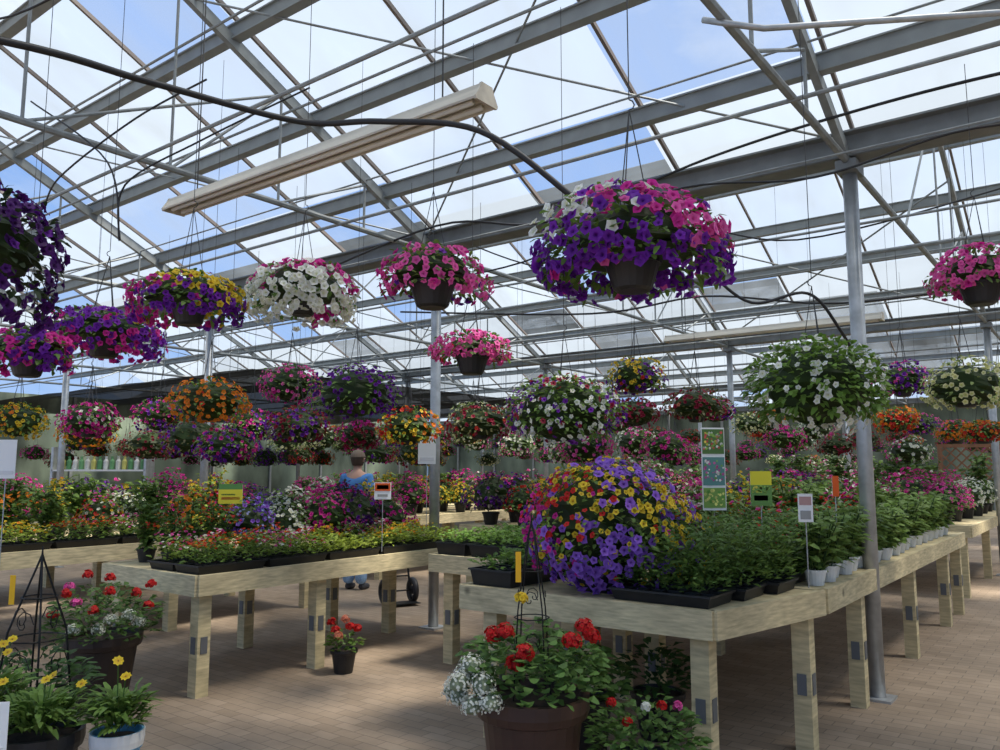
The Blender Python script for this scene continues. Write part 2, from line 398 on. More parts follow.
for i in range(11):
    q=MB(); q.box((0,0,1.95),(.06,.09,3.9)); bobj('trim_%d'%(i+13),q.mesh('trim',M_ALU),X0-.02,2+i*2.6,0,kind='structure',label='grey vertical wall stud')
q=MB(); N=17
for i in range(N):
    for j in range(12):
        z=lambda ii:3.24-.02*(ii%2)
        q.add([(-26+i*.85,8.2+j,z(i)),(-26+(i+1)*.85,8.2+j,z(i+1)),(-26+(i+1)*.85,9.2+j,z(i+1)),(-26+i*.85,9.2+j,z(i))],[(0,1,2,3)])
bobj('shade_cloth',q.mesh('shade_cloth',M_CLOTH),0,0,0,label='dark shade cloth stretched flat under the roof',cat='shade cloth')

def curve(name,pts,r,lab,mat=M_HOSE):
    P_=[Vector(p) for p in pts]; out=[]
    for i in range(len(P_)-1):
        p0=P_[max(i-1,0)];p1=P_[i];p2=P_[i+1];p3=P_[min(i+2,len(P_)-1)]
        for k in range(8):
            t=k/8; out.append(.5*((2*p1)+(p2-p0)*t+(2*p0-5*p1+4*p2-p3)*t*t+(3*p1-p0-3*p2+p3)*t**3))
    out.append(P_[-1]); q=MB(); q.tube(out,r,8)
    obj(name,q.mesh(name,mat,True),label=lab,cat='hose',group='overhead hoses')
curve('irrigation_hose',[(-2.2,1.6,2.62),(-1.46,2.2,2.745),(-1.2,2.6,2.82),(-.79,3.0,2.86),(-.47,3.0,2.86),(-.08,2.95,2.8),(.26,2.95,2.55),(.34,3.0,2.48)],.0125,'thick black irrigation hose sagging between roof trusses')
curve('irrigation_hose',[(-2.2,8.3,3.45),(-.58,7.1,3.72),(.4,6.6,3.6),(1.6,5.8,3.85),(2.3,5.0,3.83),(2.9,4.3,3.75),(3.6,3.8,3.7)],.011,'black irrigation line clipped along the gutter')
curve('irrigation_hose',[(-1.2,7.9,3.3),(.2,6.6,3.25),(1.2,5.6,3.5),(2.0,4.9,3.35),(2.8,4.5,3.5),(3.8,4.1,3.4)],.008,'thin black irrigation line drooping beside the gutter')
curve('irrigation_hose',[(.9,5.3,3.1),(1.0,5.1,3.0),(1.3,5.0,2.78),(1.6,5.0,2.56),(1.96,5.0,2.62),(2.2,5.1,2.4),(2.45,5.4,2.2)],.010,'black irrigation line looping down to a post')
curve('irrigation_hose',[(-4.6,6.4,3.5),(-3.4,5.6,3.3),(-2.8,4.9,3.35),(-2.2,4.6,3.6),(-1.7,4.4,3.75)],.006,'thin black irrigation line under the trusses')
curve('irrigation_hose',[(-1.2,9.5,3.4),(1.0,8.6,3.2),(2.2,8.4,3.35),(3.4,7.8,3.15),(5.0,7.4,3.3)],.011,'thin black irrigation line under the trusses')
curve('irrigation_hose',[(-3.2,5.2,4.0),(-2.5,4.9,3.45),(-2.42,4.95,2.95),(-2.38,4.9,3.3),(-1.9,4.9,3.6),(-1.2,4.8,3.9)],.006,'thin black hose dangling in a loop from the roof')
curve('irrigation_hose',[(-.6,9.0,4.2),(.6,8.2,3.6),(1.6,7.6,3.9),(2.6,6.8,3.5),(4.2,6.2,3.8)],.008,'thin black hose dangling in a loop from the roof')
curve('irrigation_hose',[(-3.6,4.6,4.3),(-2.6,4.0,3.9),(-1.5,3.6,4.2),(-.6,3.2,4.4)],.006,'thin black cable strung between the rafters')
curve('irrigation_hose',[(1.3,4.2,4.3),(2.0,3.9,3.95),(2.8,3.6,4.15),(3.6,3.4,4.0)],.006,'thin black cable strung between the rafters')

def fixture(x,y,z,L):
    e=empty('strip_light_fixture',(x,y,z),-YAW,'long weathered cream fluorescent strip light hung by chains','light fixture','strip light fixtures')
    q=MB(); prof=[(-.05,.025),(-.072,.0),(-.076,.008),(-.045,.055),(-.035,.08),(.035,.08),(.045,.055),(.076,.008),(.072,.0),(.05,.025),(.012,.03),(0,.012),(-.012,.03)]
    n_=len(prof); vs=[(sx*L/2,a,b) for sx in(-1,1) for a,b in prof]
    q.add(vs,[(i,(i+1)%n_,n_+(i+1)%n_,n_+i) for i in range(n_)])
    obj('housing',q.mesh('housing',M_CREAM),parent=e)
    ep=[(-.072,-.004),(-.078,.01),(-.047,.06),(-.037,.084),(.037,.084),(.047,.06),(.078,.01),(.072,-.004)]; m_=len(ep)
    for s_ in (-1,1):
        q=MB(); q.add([(s_*L/2,a,b) for a,b in ep]+[(s_*(L/2+.012),a,b) for a,b in ep],[tuple(range(m_)),tuple(range(2*m_-1,m_-1,-1))]+[(i,(i+1)%m_,m_+(i+1)%m_,m_+i) for i in range(m_)])
        obj('end_cap',q.mesh('end_cap',M_CREAM),parent=e)
        q=MB(); q.tube([(-L/2+.04,s_*.032,.006),(L/2-.04,s_*.032,.006)],.013,10); obj('fluorescent_tube',q.mesh('fluorescent_tube',M_TUBE,True),parent=e)
        X,Y=wb(x,y); q=MB(); q.tube([(s_*L*.4,0,.08),(s_*L*.4,0,roofz(X,Y)-z-.16)],.004,5); obj('chain',q.mesh('chain',M_WIRE),parent=e)
fixture(-1.04,4.05,3.08,2.45); fixture(3.1,9.2,3.1,2.5)

# ------------------------------------------------------------ BENCHES
def bench(poly,z,legs,lab,brk=True):
    cx=sum(p[0] for p in poly)/len(poly); cy=sum(p[1] for p in poly)/len(poly)
    x,y=bw(cx,cy); e=empty('display_bench',(x,y,0),-YAW,lab,'bench','wooden display benches')
    pl=[(p[0]-cx,p[1]-cy) for p in poly]; n_=len(pl)
    q=MB(); q.add([(a*.995,b*.995,z-.03) for a,b in pl]+[(a*.995,b*.995,z) for a,b in pl],[tuple(range(n_-1,-1,-1)),tuple(range(n_,2*n_))]+[(i,(i+1)%n_,n_+(i+1)%n_,n_+i) for i in range(n_)])
    obj('table_top',q.mesh('table_top',M_WOOD),parent=e)
    for i in range(n_):
        a,b=pl[i],pl[(i+1)%n_]; q=MB(); q.beam((a[0],a[1],z-.062),(b[0],b[1],z-.062),.04,.135)
        obj('apron_board',q.mesh('apron_board',M_WOODH),parent=e)
    lm=MB(); lm.box((0,0,(z-.03)/2),(.095,.095,z-.03)); lm=lm.mesh('leg',M_WOOD)
    br=MB(); br.box((.05,0,z*.42),(.006,.05,.11)); br.box((0,-.05,z*.42),(.05,.006,.11)); br=br.mesh('metal_tag',M_TAG)
    for lx,ly in legs:
        l=obj('leg',lm,(lx-cx,ly-cy,0),parent=e)
        if brk: obj('metal_tag',br,parent=l)
def rect(a,b,c,d): return [(a,b),(c,b),(c,d),(a,d)]
def rl(a,b,c,d,n=3,i=.1):
    o=[]
    for k in range(n):
        yy=b+i+(d-b-2*i)*k/(n-1); o+= [(a+i,yy),(c-i,yy)]
    return o
ZB=.84; ZL=.80
bench([(-3.05,3.64),(-1.54,3.67),(-1.33,4.68),(-3.05,4.68)],ZB,[(-2.9,3.76),(-1.66,3.82),(-1.42,4.6),(-2.9,4.58),(-2.3,4.58)],'pale pine display bench with clipped corner holding mounded petunias')
bench(rect(-2.8,4.72,-1.33,9.9),ZB,[(-1.40,5.65),(-1.40,7.35),(-1.40,9.0),(-2.7,4.9),(-2.7,6.5),(-2.7,9.0),(-1.4,9.8)],'long pale pine display bench with trays of green plants')
bench(rect(-4.35,4.8,-2.9,7.6),ZB,[(-4.25,4.95),(-4.25,6.2),(-4.25,7.5),(-3.0,7.5),(-3.0,5.0)],'pale pine display bench with seedling trays')
bench(rect(-6.12,3.1,-4.88,5.9),ZL,[(-4.98,3.2),(-4.98,4.2),(-5.5,5.5),(-6.02,3.2),(-6.02,4.3),(-4.98,5.8),(-6.02,5.25)],'pale pine display bench loaded with bedding plants')
BACK=[rect(-8.7,2.6,-7.1,6.0),rect(-6.4,7.6,-4.9,12.5),rect(-4.3,9.0,-3.0,13),rect(-9.0,7.9,-8.1,12.5),rect(-11.2,2.8,-9.6,7.0),rect(-11.2,8.6,-9.6,13),rect(-2.8,11,-1.4,15.5),rect(-5.6,14.4,-4.0,19.5),rect(-9.2,14.4,-7.6,19)]
for r in BACK:
    bench(r,ZB,rl(*r[0],*r[2]),'pale pine display bench in a row of flowering plants',False)

# ------------------------------------------------------------ TRAYS
def tray_parts(h,nl,nf,pal,ll,lw,lc,W=.30,L=.54,fs=.014,up=1.0,sp=.032,z0=.055):
    t=MB()
    vs=[(-W/2+.015,-L/2+.015,0),(W/2-.015,-L/2+.015,0),(W/2-.015,L/2-.015,0),(-W/2+.015,L/2-.015,0),(-W/2,-L/2,z0),(W/2,-L/2,z0),(W/2,L/2,z0),(-W/2,L/2,z0)]
    t.add(vs,[(3,2,1,0),(0,1,5,4),(1,2,6,5),(2,3,7,6),(3,0,4,7)])
    t.box((0,-L/2,z0),(W+.02,.014,.01));t.box((0,L/2,z0),(W+.02,.014,.01));t.box((-W/2,0,z0),(.014,L,.01));t.box((W/2,0,z0),(.014,L,.01))
    for i in range(1,3): t.box((-W/2+W*i/3,0,z0-.012),(.008,L-.02,.03))
    for i in range(1,6): t.box((0,-L/2+L*i/6,z0-.012),(W-.02,.008,.03))
    t.box((0,0,z0-.02),(W-.03,L-.03,.01))
    l=MB();f=MB()
    for i in range(3):
        for j in range(6):
            cx=-W/2+W*(i+.5)/3; cy=-L/2+L*(j+.5)/6; hh=h*rng.uniform(.6,1.25)
            for k in range(nl):
                a=rng.random()*6.28; r=abs(rng.gauss(0,sp)); zz=z0+hh*rng.uniform(.05,1)
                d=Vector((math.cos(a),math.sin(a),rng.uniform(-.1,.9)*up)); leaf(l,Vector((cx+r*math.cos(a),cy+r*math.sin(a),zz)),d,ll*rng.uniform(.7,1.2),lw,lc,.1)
            for k in range(nf):
                pl=pick(pal); flower(f,Vector((cx+rng.uniform(-.045,.045),cy+rng.uniform(-.045,.045),z0+hh*rng.uniform(.85,1.2))),Vector((rng.uniform(-.6,.6),rng.uniform(-.6,.6),.8)),fs*rng.uniform(.8,1.2),pl[0],pl[1],detail=False)
    out=[('tray',t.mesh('tray',M_BLACK)),('seedlings',l.mesh('seedlings',M_LEAF))]
    if nf: out.append(('blooms',f.mesh('blooms',M_PETAL)))
    return out
TR_FINE=[tray_parts(.28,90,0,None,.052,.019,(.13,.22,.05),sp=.05) for _ in range(2)]
TR_FINER=[tray_parts(.29,80,2,P((RED,3),(PNK,.5)),.052,.02,(.12,.21,.045),sp=.05) for _ in range(2)]
TR_LOW=[tray_parts(.09,22,0,None,.05,.024,(.15,.27,.045),z0=.09) for _ in range(2)]
TR_YEL=[tray_parts(.13,22,9,P((YEL,3),(ORG,.5)),.05,.024,(.30,.40,.06),fs=.013)]
TR_PNK=[tray_parts(.15,22,8,P((PNK,2),(WHT,1),(RED,.6)),.05,.024,(.20,.30,.05),fs=.013)]
TR_RED=[tray_parts(.15,22,6,P((RED,2),(ORG,.7)),.05,.024,(.13,.22,.04),fs=.013)]
TR_LIM=[tray_parts(.10,22,0,None,.05,.026,(.34,.42,.06))]
def tray(kind,X,Y,z,lab,r=0):
    x,y=bw(X,Y); e=empty('seedling_tray',(x,y,z+.002),-YAW+r+rng.uniform(-.03,.03),lab,'plant tray','trays of bedding plants')
    for nme,me in rng.choice(kind): obj(nme,me,parent=e,kind='stuff' if nme!='tray' else None)
for i,(X,Y) in enumerate([(-1.84,3.86),(-1.79,4.19),(-1.73,4.52)]):
    tray(TR_FINE,X,Y,ZB,'black tray of fine leaved green bedding plants',math.pi/2)
for i,(X,Y) in enumerate([(-1.66,4.95),(-2.1,5.0),(-1.70,5.52),(-2.04,5.6),(-1.70,6.09),(-2.04,6.18),(-1.7,6.66)]): tray(TR_FINER,X,Y,ZB,'black tray of leafy plants with small red blooms')
for i in range(3):
    for j in range(3): tray(TR_LOW,-4.17+i*.34,5.1+j*.58,ZB,'deep black tray of low green seedlings')
for X,Y in [(-2.87,3.95),(-2.87,4.52),(-2.85,5.08)]: tray(TR_LOW,X,Y,ZB,'deep black tray of low green seedlings')
for j,Y in enumerate([3.4,3.97,4.54,5.11,5.62]):
    for i in range(2):
        k=[TR_RED,TR_PNK,TR_LIM,TR_YEL,TR_LIM][j] if i==0 else [TR_PNK,TR_RED,TR_YEL,TR_PNK,TR_YEL][j]
        tray(k,-5.07-i*.33,Y,ZL,'black tray of bedding plants in small bloom')
for j in range(6): tray([TR_YEL,TR_RED,TR_PNK][j%3],-7.3,2.9+j*.57,ZB,'black tray of bedding plants in small bloom')

# ------------------------------------------------------------ POTTED PLANTS
def pot_mesh(r,h,mat,seg=18):
    q=MB(); q.lathe([(.001,0),(r*.72,0),(r*.95,h*.85),(r*1.04,h*.85),(r*1.05,h),(r*.95,h),(r*.92,h*.9),(.001,h*.9)],seg=seg); return q.mesh('pot',mat)
def leafy(h,r,nl,ll,lw,lc,z0=.1,pal=None,nf=0,fs=.02,detail=False,stems=9):
    l=MB();f=MB()
    for s_ in range(stems):
        a=s_*6.28/stems+rng.random(); R=r*rng.uniform(.15,.85); tip=Vector((R*math.cos(a),R*math.sin(a),z0+h*rng.uniform(.6,1)))
        b=Vector((R*.2*math.cos(a),R*.2*math.sin(a),z0)); l.cc=(.05,.10,.03); l.tube([b,(b+tip)/2+Vector((0,0,.02)),tip],.003,4)
        for k in range(nl//stems):
            t=rng.uniform(.05,1); p=b.lerp(tip,t); aa=rng.random()*6.28
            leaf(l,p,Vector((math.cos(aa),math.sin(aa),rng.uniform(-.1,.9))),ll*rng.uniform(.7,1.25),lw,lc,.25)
        for k in range(nf//stems):
            pl=pick(pal); flower(f,tip+Vector((rng.uniform(-.06,.06),rng.uniform(-.06,.06),rng.uniform(-.12,.05))),Vector((rng.uniform(-1,1),rng.uniform(-1,1),.8)),fs,pl[0],pl[1],detail=detail)
    return l.mesh('foliage',M_LEAF),(f.mesh('blooms',M_PETAL) if nf else None)
def moundp(R,h,pal,nf,nl,fs,lc,z0,ls=.05,detail=False):
    l=MB();f=MB(); mound(l,f,(0,0,z0+h*.35),R,h*.65,h*.35,nf,nl,pal,fs,ls,lc,False,detail,zlo=-.6,mixp=.6,amp=.3)
    return l.mesh('foliage',M_LEAF),f.mesh('blooms',M_PETAL)
PB=pot_mesh(.085,.12,M_BLACK); PW=pot_mesh(.06,.085,M_POTW)
KIND={}
KIND['leafy_white']=[(PW,)+leafy(.32,.16,200,.085,.04,(.18,.28,.07),.06,stems=11) for _ in range(4)]
KIND['tall_green']=[(PB,)+leafy(.48,.22,290,.10,.042,(.14,.23,.045),.11) for _ in range(3)]
KIND['green_red']=[(PB,)+leafy(.42,.22,250,.085,.036,(.09,.17,.03),.11,P((RED,1),(ORG,.3)),36,.018)]
KIND['orange']=[(PB,)+leafy(.40,.22,190,.08,.035,GR,.11,P((ORG,1)),27,.022)]
KIND['tall_pink']=[(PB,)+leafy(.46,.22,230,.085,.036,GR,.11,P((PNK,2),(WHT,1),(MAG,1)),80,.020)]
KIND['tall_yellow']=[(PB,)+leafy(.44,.22,220,.085,.036,GRL,.11,P((YEL,3),(ORG,.3)),80,.018)]
def mk(pal,R=.2,h=.3,nf=150,nl=150,fs=.018,lc=GR): return [(PB,)+moundp(R,h,pal,nf,nl,fs,lc,.11)]
KIND['pink']=mk(P((PNK,3),(MAG,1))); KIND['yellow']=mk(P((YEL,3),(ORG,.2)),lc=GRL)
KIND['red']=mk(P((RED,3),(PNK,.5)),nf=90); KIND['purple']=mk(P((PUR,3),(DPUR,1))); KIND['white']=mk(P((WHT,3)),nf=140)
KIND['lavender']=mk(P((BLU,2),(LAV,1)),R=.2,h=.3,fs=.012,nf=220); KIND['orangem']=mk(P((ORG,3),(YEL,.5),(RED,.5)))
KIND['magenta']=mk(P((MAG,3),(PNK,.5)),R=.22,h=.34,nf=180); KIND['darkpurple']=mk(P((DPUR,2),(PUR,2),(MAG,.5)),R=.24,h=.40,nf=210,nl=220,lc=(.09,.07,.05))
KIND['mixed']=mk(P((RED,1),(YEL,1),(PNK,1),(WHT,1)))
KIND['shrub']=[(PB,)+leafy(.75,.32,420,.12,.06,(.12,.20,.045),.11,stems=14),(PB,)+leafy(.7,.3,400,.11,.055,(.16,.24,.06),.11,P((WHT,1),(PNK,1)),56,.03,stems=14)]
LBL={'leafy_white':'leafy green young plant in a white plastic pot','tall_green':'tall bushy green plant in a black pot','green_red':'bushy dark green plant with red flowers','orange':'leafy plant with orange flowers in a black pot','tall_pink':'tall leafy plant with pink and white flowers','tall_yellow':'tall leafy plant with yellow flowers','pink':'mounded pink flowering plant in a black pot','yellow':'mounded yellow flowering plant in a black pot','red':'red flowering bedding plant in a black pot','purple':'purple petunia plant in a black pot','white':'white flowering plant in a black pot','lavender':'lavender blue flowering plant in a black pot','orangem':'orange flowering mounded plant in a black pot','magenta':'magenta petunia plant in a black pot','darkpurple':'dark purple trailing petunia in a black pot','mixed':'mixed colour flowering plant in a black pot','shrub':'tall leafy shrub in a black nursery pot'}
def plant(k,X,Y,z,s=1.):
    x,y=bw(X,Y); e=empty('potted_plant',(x,y,z+.002),rng.random()*6.28,LBL[k],'potted plant','potted plants on the benches')
    e.scale=(s,s,s); t=rng.choice(KIND[k])
    obj('pot',t[0],parent=e); obj('foliage',t[1],parent=e)
    if t[2]: obj('blooms',t[2],parent=e,kind='stuff')
for i in range(12): plant('leafy_white',-1.43+rng.uniform(-.02,.02),4.88+i*.21,ZB,rng.uniform(.85,1.15))
for i in range(8): plant('leafy_white',-1.46,7.5+i*.28,ZB,1.15)
for i in range(6):
    for j in range(3): plant('tall_green' if (i+j)%4 else 'tall_pink',-1.82-j*.36+rng.uniform(-.05,.05),7.15+i*.46,ZB,rng.uniform(.85,1.1))
for i in range(5): plant(['green_red','tall_pink','tall_green','tall_yellow','tall_pink'][i],-2.5,5.2+i*.42,ZB,.95)
for k,X,Y,s in [('pink',-3.1,5.5,1.1),('magenta',-3.15,5.9,1.15),('tall_pink',-3.1,6.3,1.1),('mixed',-3.2,6.7,1.1),('magenta',-3.62,6.95,1.1),('darkpurple',-4.08,6.95,1.0),('tall_pink',-3.15,7.2,1.1),('yellow',-3.7,7.42,1.0),('orangem',-4.15,7.4,1.0)]: plant(k,X,Y,ZB,s)
seq=[('tall_green',-5.98,3.35,.85),('orange',-5.98,3.70,1.05),('green_red',-5.70,3.38,.75),('green_red',-5.68,3.74,.85),('lavender',-5.70,4.08,1.1),('green_red',-6.02,4.02,.95),('lavender',-5.98,4.34,1.15),('white',-5.68,4.44,1.0),('white',-5.98,4.68,1.25),('tall_pink',-5.98,5.02,1.05),('magenta',-5.66,4.82,1.1),('darkpurple',-5.70,5.22,1.05),('darkpurple',-6.0,5.36,1.15),('tall_yellow',-6.0,5.74,1.1),('magenta',-5.66,5.62,1.0)]
for k,X,Y,s in seq: plant(k,X,Y,ZL,s)
x0,y0,x1,y1=-8.5,2.85,-7.65,5.75
for i in range(7):
    for j in range(3):
        k=['orange','tall_green','mixed','tall_green','tall_yellow','magenta','purple'][i] if j==2 else ['tall_green','orange','tall_green','white','magenta','tall_pink','darkpurple'][i] if j==1 else ['shrub','tall_green','tall_yellow','tall_pink','tall_green','magenta','tall_yellow'][i]
        plant(k,x0+(x1-x0)*j/2,y0+(y1-y0)*i/6,ZB,rng.uniform(.9,1.1) if k!='shrub' else .8)
for bi,r in enumerate(BACK):
    if bi==0: continue
    x0,y0=r[0]; x1,y1=r[2]; nx=3 if x1-x0>1.1 else 2; ny=max(3,int((y1-y0)/(.52 if bi<4 else .75)))
    ks=['pink','magenta','red','magenta','yellow','purple','white','darkpurple','tall_pink','tall_yellow','tall_green','orangem']
    if bi in(7,8): ks=['shrub','tall_pink','shrub']
    if bi==6: ks=['pink','magenta','shrub','tall_pink','white']
    for j in range(nx):
        k=rng.choice(ks)
        for i in range(ny):
            if i%2==0 or rng.random()<.3: k=rng.choice(ks)
            s=rng.uniform(1.1,1.35) if k not in('shrub','tall_green','orange','green_red','tall_pink','tall_yellow') else rng.uniform(1.0,1.2)
            plant(k,x0+.27+(x1-x0-.54)*j/(nx-1)+rng.uniform(-.04,.04),y0+.27+(y1-y0-.54)*i/(ny-1),ZB,s)
def bench_mound(x,y,z,R,zu,zd,cz,pal,lab,nf,nl,fs,lc=GR,lobes=5,dirs=None):
    e=empty('petunia_planter',(x,y,z),0,lab,'potted plant')
    q=MB(); ph=.2; q.lathe([(.001,0),(.16,0),(.22,ph*.9),(.23,ph*.9),(.23,ph),(.215,ph),(.21,ph*.9),(.001,ph*.9)],seg=24)
    obj('pot',q.mesh('pot',M_BLACK),parent=e)
    l,f=MB(),MB(); mound(l,f,(0,0,cz),R,zu,zd,nf,nl,pal,fs,.045,lc,False,True,lobes,zlo=-.95,mixp=.2,dirs=dirs,amp=.24)
    for _ in range(30):   # loose sprays
        d=rdir(-.5,.9); b=Vector((d.x*R*.92,d.y*R*.92,cz+d.z*(zu if d.z>0 else zd)*.92)); t=b+d*rng.uniform(.05,.11)+Vector((0,0,-.02))
        l.cc=(.08,.15,.03); l.tube([b,t],.002,4); pl=max(dirs,key=lambda q:Vector(q[0]).normalized().dot(d))[1]
        for _ in range(3): flower(f,t+Vector((rng.uniform(-.03,.03),rng.uniform(-.03,.03),rng.uniform(-.03,.03))),d+Vector((rng.uniform(-.6,.6),-.3,rng.uniform(-.3,.6))),fs*(1.3 if pl[0]==LAVC else .95),pl[0],pl[1])
        for _ in range(6): leaf(l,b.lerp(t,rng.random()),rdir(-.5,1),.04,.02,lc)
    obj('foliage',l.mesh('foliage',M_LEAF),parent=e); obj('blooms',f.mesh('blooms',M_PETAL),parent=e,kind='stuff')
_l,_y,_m,_r,_p=[c+(1,) for c in (LAV,YEL,MAG,RED,PUR)]
bench_mound(.605,4.58,ZB,.43,.36,.36,.35,P((YEL,3),(LAV,2),(MAG,.6),(RED,.5)),'huge mound of violet, yellow and magenta petunias on the bench',1150,900,.0195,dirs=[
 ((-1,-.5,.35),_m),((-.8,-.7,.7),_r),((-.9,-.6,-.05),_m),((-.65,-.8,.25),_r),((-.5,-.6,.95),_y),((-.7,-.8,-.5),_l),((-.25,-1,-.5),_l),((.15,-1,-.6),_l),((-.15,-1,-.1),_l),((.3,-1,-.25),_l),
 ((.65,-.9,-.1),_y),((.9,-.6,.3),_y),((.4,-.9,.4),_y),((0,-.9,.5),_y),((.1,-.6,.9),_l),((.6,-.4,.8),_l),((.95,-.4,-.4),_y),((-.45,-1,.25),_y),((0,1,.3),_y),((-1,.3,.3),_p),((1,.4,0),_l)])

# ------------------------------------------------------------ HANGING BASKETS
pu,pk,wh,mg,ye=[c+(1,) for c in (PUR,PNK,WHT,MAG,YEL)]
HB(.44,2.6,2.22,.30,P((PUR,5),(PNK,1.5),(MAG,1.5)),'large hanging basket of purple petunias topped with pink and white',nf=680,nl=800,fs=.0215,zu=.185,zd=.12,ls=.04,ps=.62,rz=0,mixp=.12,
   dirs=[((-1,-.8,-.2),pu),((-.2,-1,-.1),pu),((.3,-1,-.2),pu),((1,-.6,-.5),pu),((-.3,-1,.3),pu),((.3,-1,.45),mg),((.4,-.5,.7),mg),((.9,-.7,.2),pk),((.7,-.9,.5),pk),((.2,-.4,.9),pk),((.8,-.3,.8),mg),((-.7,-.4,.6),wh),((-.5,-.75,.5),wh),((-.15,-.6,.75),mg),((-1,0,.2),pu),((0,1,0),pu)])
HB(-1.87,2.75,2.27,.28,P((DPUR,6),(PUR,.6)),'hanging basket of very dark purple petunias',nf=420,nl=500,fs=.024,zu=.20,zd=.30,lc=(.03,.05,.02))
HB(-2.62,4.4,2.15,.23,P((MAG,3),(PNK,1),(PUR,1)),'hanging basket of magenta petunias',nf=220,zd=.12,ps=.65)
HB(-2.50,5.0,2.36,.34,P((PUR,3),(MAG,1.5)),'wide hanging basket of purple and magenta petunias',nf=440,zu=.15,zd=.17,ps=.75,fs=.024)
HB(-1.62,4.1,2.38,.275,P((YEL,2),(MAG,2),(PUR,1.6)),'hanging basket of yellow magenta and purple petunias',nf=440,zu=.14,zd=.13,ps=.62,rz=0,mixp=.12,fs=.0215,dirs=[((-1,-.6,.1),mg),((-.5,-.8,.5),mg),((.3,-.7,.8),ye),((.9,-.5,.4),ye),((.2,0,1),ye),((.4,-1,-.1),pu),((1,-.5,-.4),pu),((-.4,-1,-.4),pu)])
HB(-1.155,4.6,2.53,.30,P((WHT,7),(MAG,.5)),'hanging basket of white petunias with a magenta patch',nf=560,zu=.19,zd=.19,fs=.025,ps=.62,rz=0,mixp=.03,dirs=[((-.3,-1,0),wh),((.6,-.9,.2),wh),((0,-1,.35),wh),((1,-.4,-.2),wh),((-1,-.4,-.1),wh),((-.7,-.4,.9),mg),((-.2,-.4,1),mg),((.4,-.3,1),mg),((1,.1,.7),mg)])
HB(-.37,4.3,2.55,.28,P((PNK,2.5),(MAG,1.5),(PUR,.5)),'hanging basket of pink petunias in a black pot',nf=240,zu=.17,zd=.12,lc=(.15,.24,.05),ps=.85,fs=.024)
HB(-.19,5.4,2.30,.26,P((PNK,6),(RED,.6)),'hanging basket of bright pink petunias',nf=260,zu=.13,zd=.06,ps=.75,mixp=.6,fs=.024)
HB(1.55,3.9,1.91,.31,P((WHT,1)),'round hanging basket of white impatiens',nf=240,nl=1300,fs=.0185,zu=.23,zd=.24,skirt=False,lc=(.15,.26,.045),ls=.048,zlo=-.9,ps=.6)
HB(2.82,4.6,2.62,.26,P((PNK,4),(MAG,.6)),'hanging basket of bright pink petunias in a black pot',nf=280,zu=.17,zd=.10,ps=.78,fs=.024)
HB(.4,4.95,1.87,.35,P((WHT,2),(PUR,2),(DRED,1)),'full hanging basket of white and purple flowers',nf=440,nl=800,fs=.018,zu=.22,zd=.24,skirt=False,lc=GR,ps=.6,mixp=.4,rz=0,dirs=[((-1,-.5,.5),pu),((0,-1,.1),wh),((.4,-1,.5),wh),((1,-.4,-.2),pu),((-.5,-1,-.3),wh),((0,-.3,1),(DRED[0],DRED[1],1)),((.6,-.8,-.5),wh)])
F=dict(detail=False,nl=260,fs=.019,skirt=False,ps=.62)
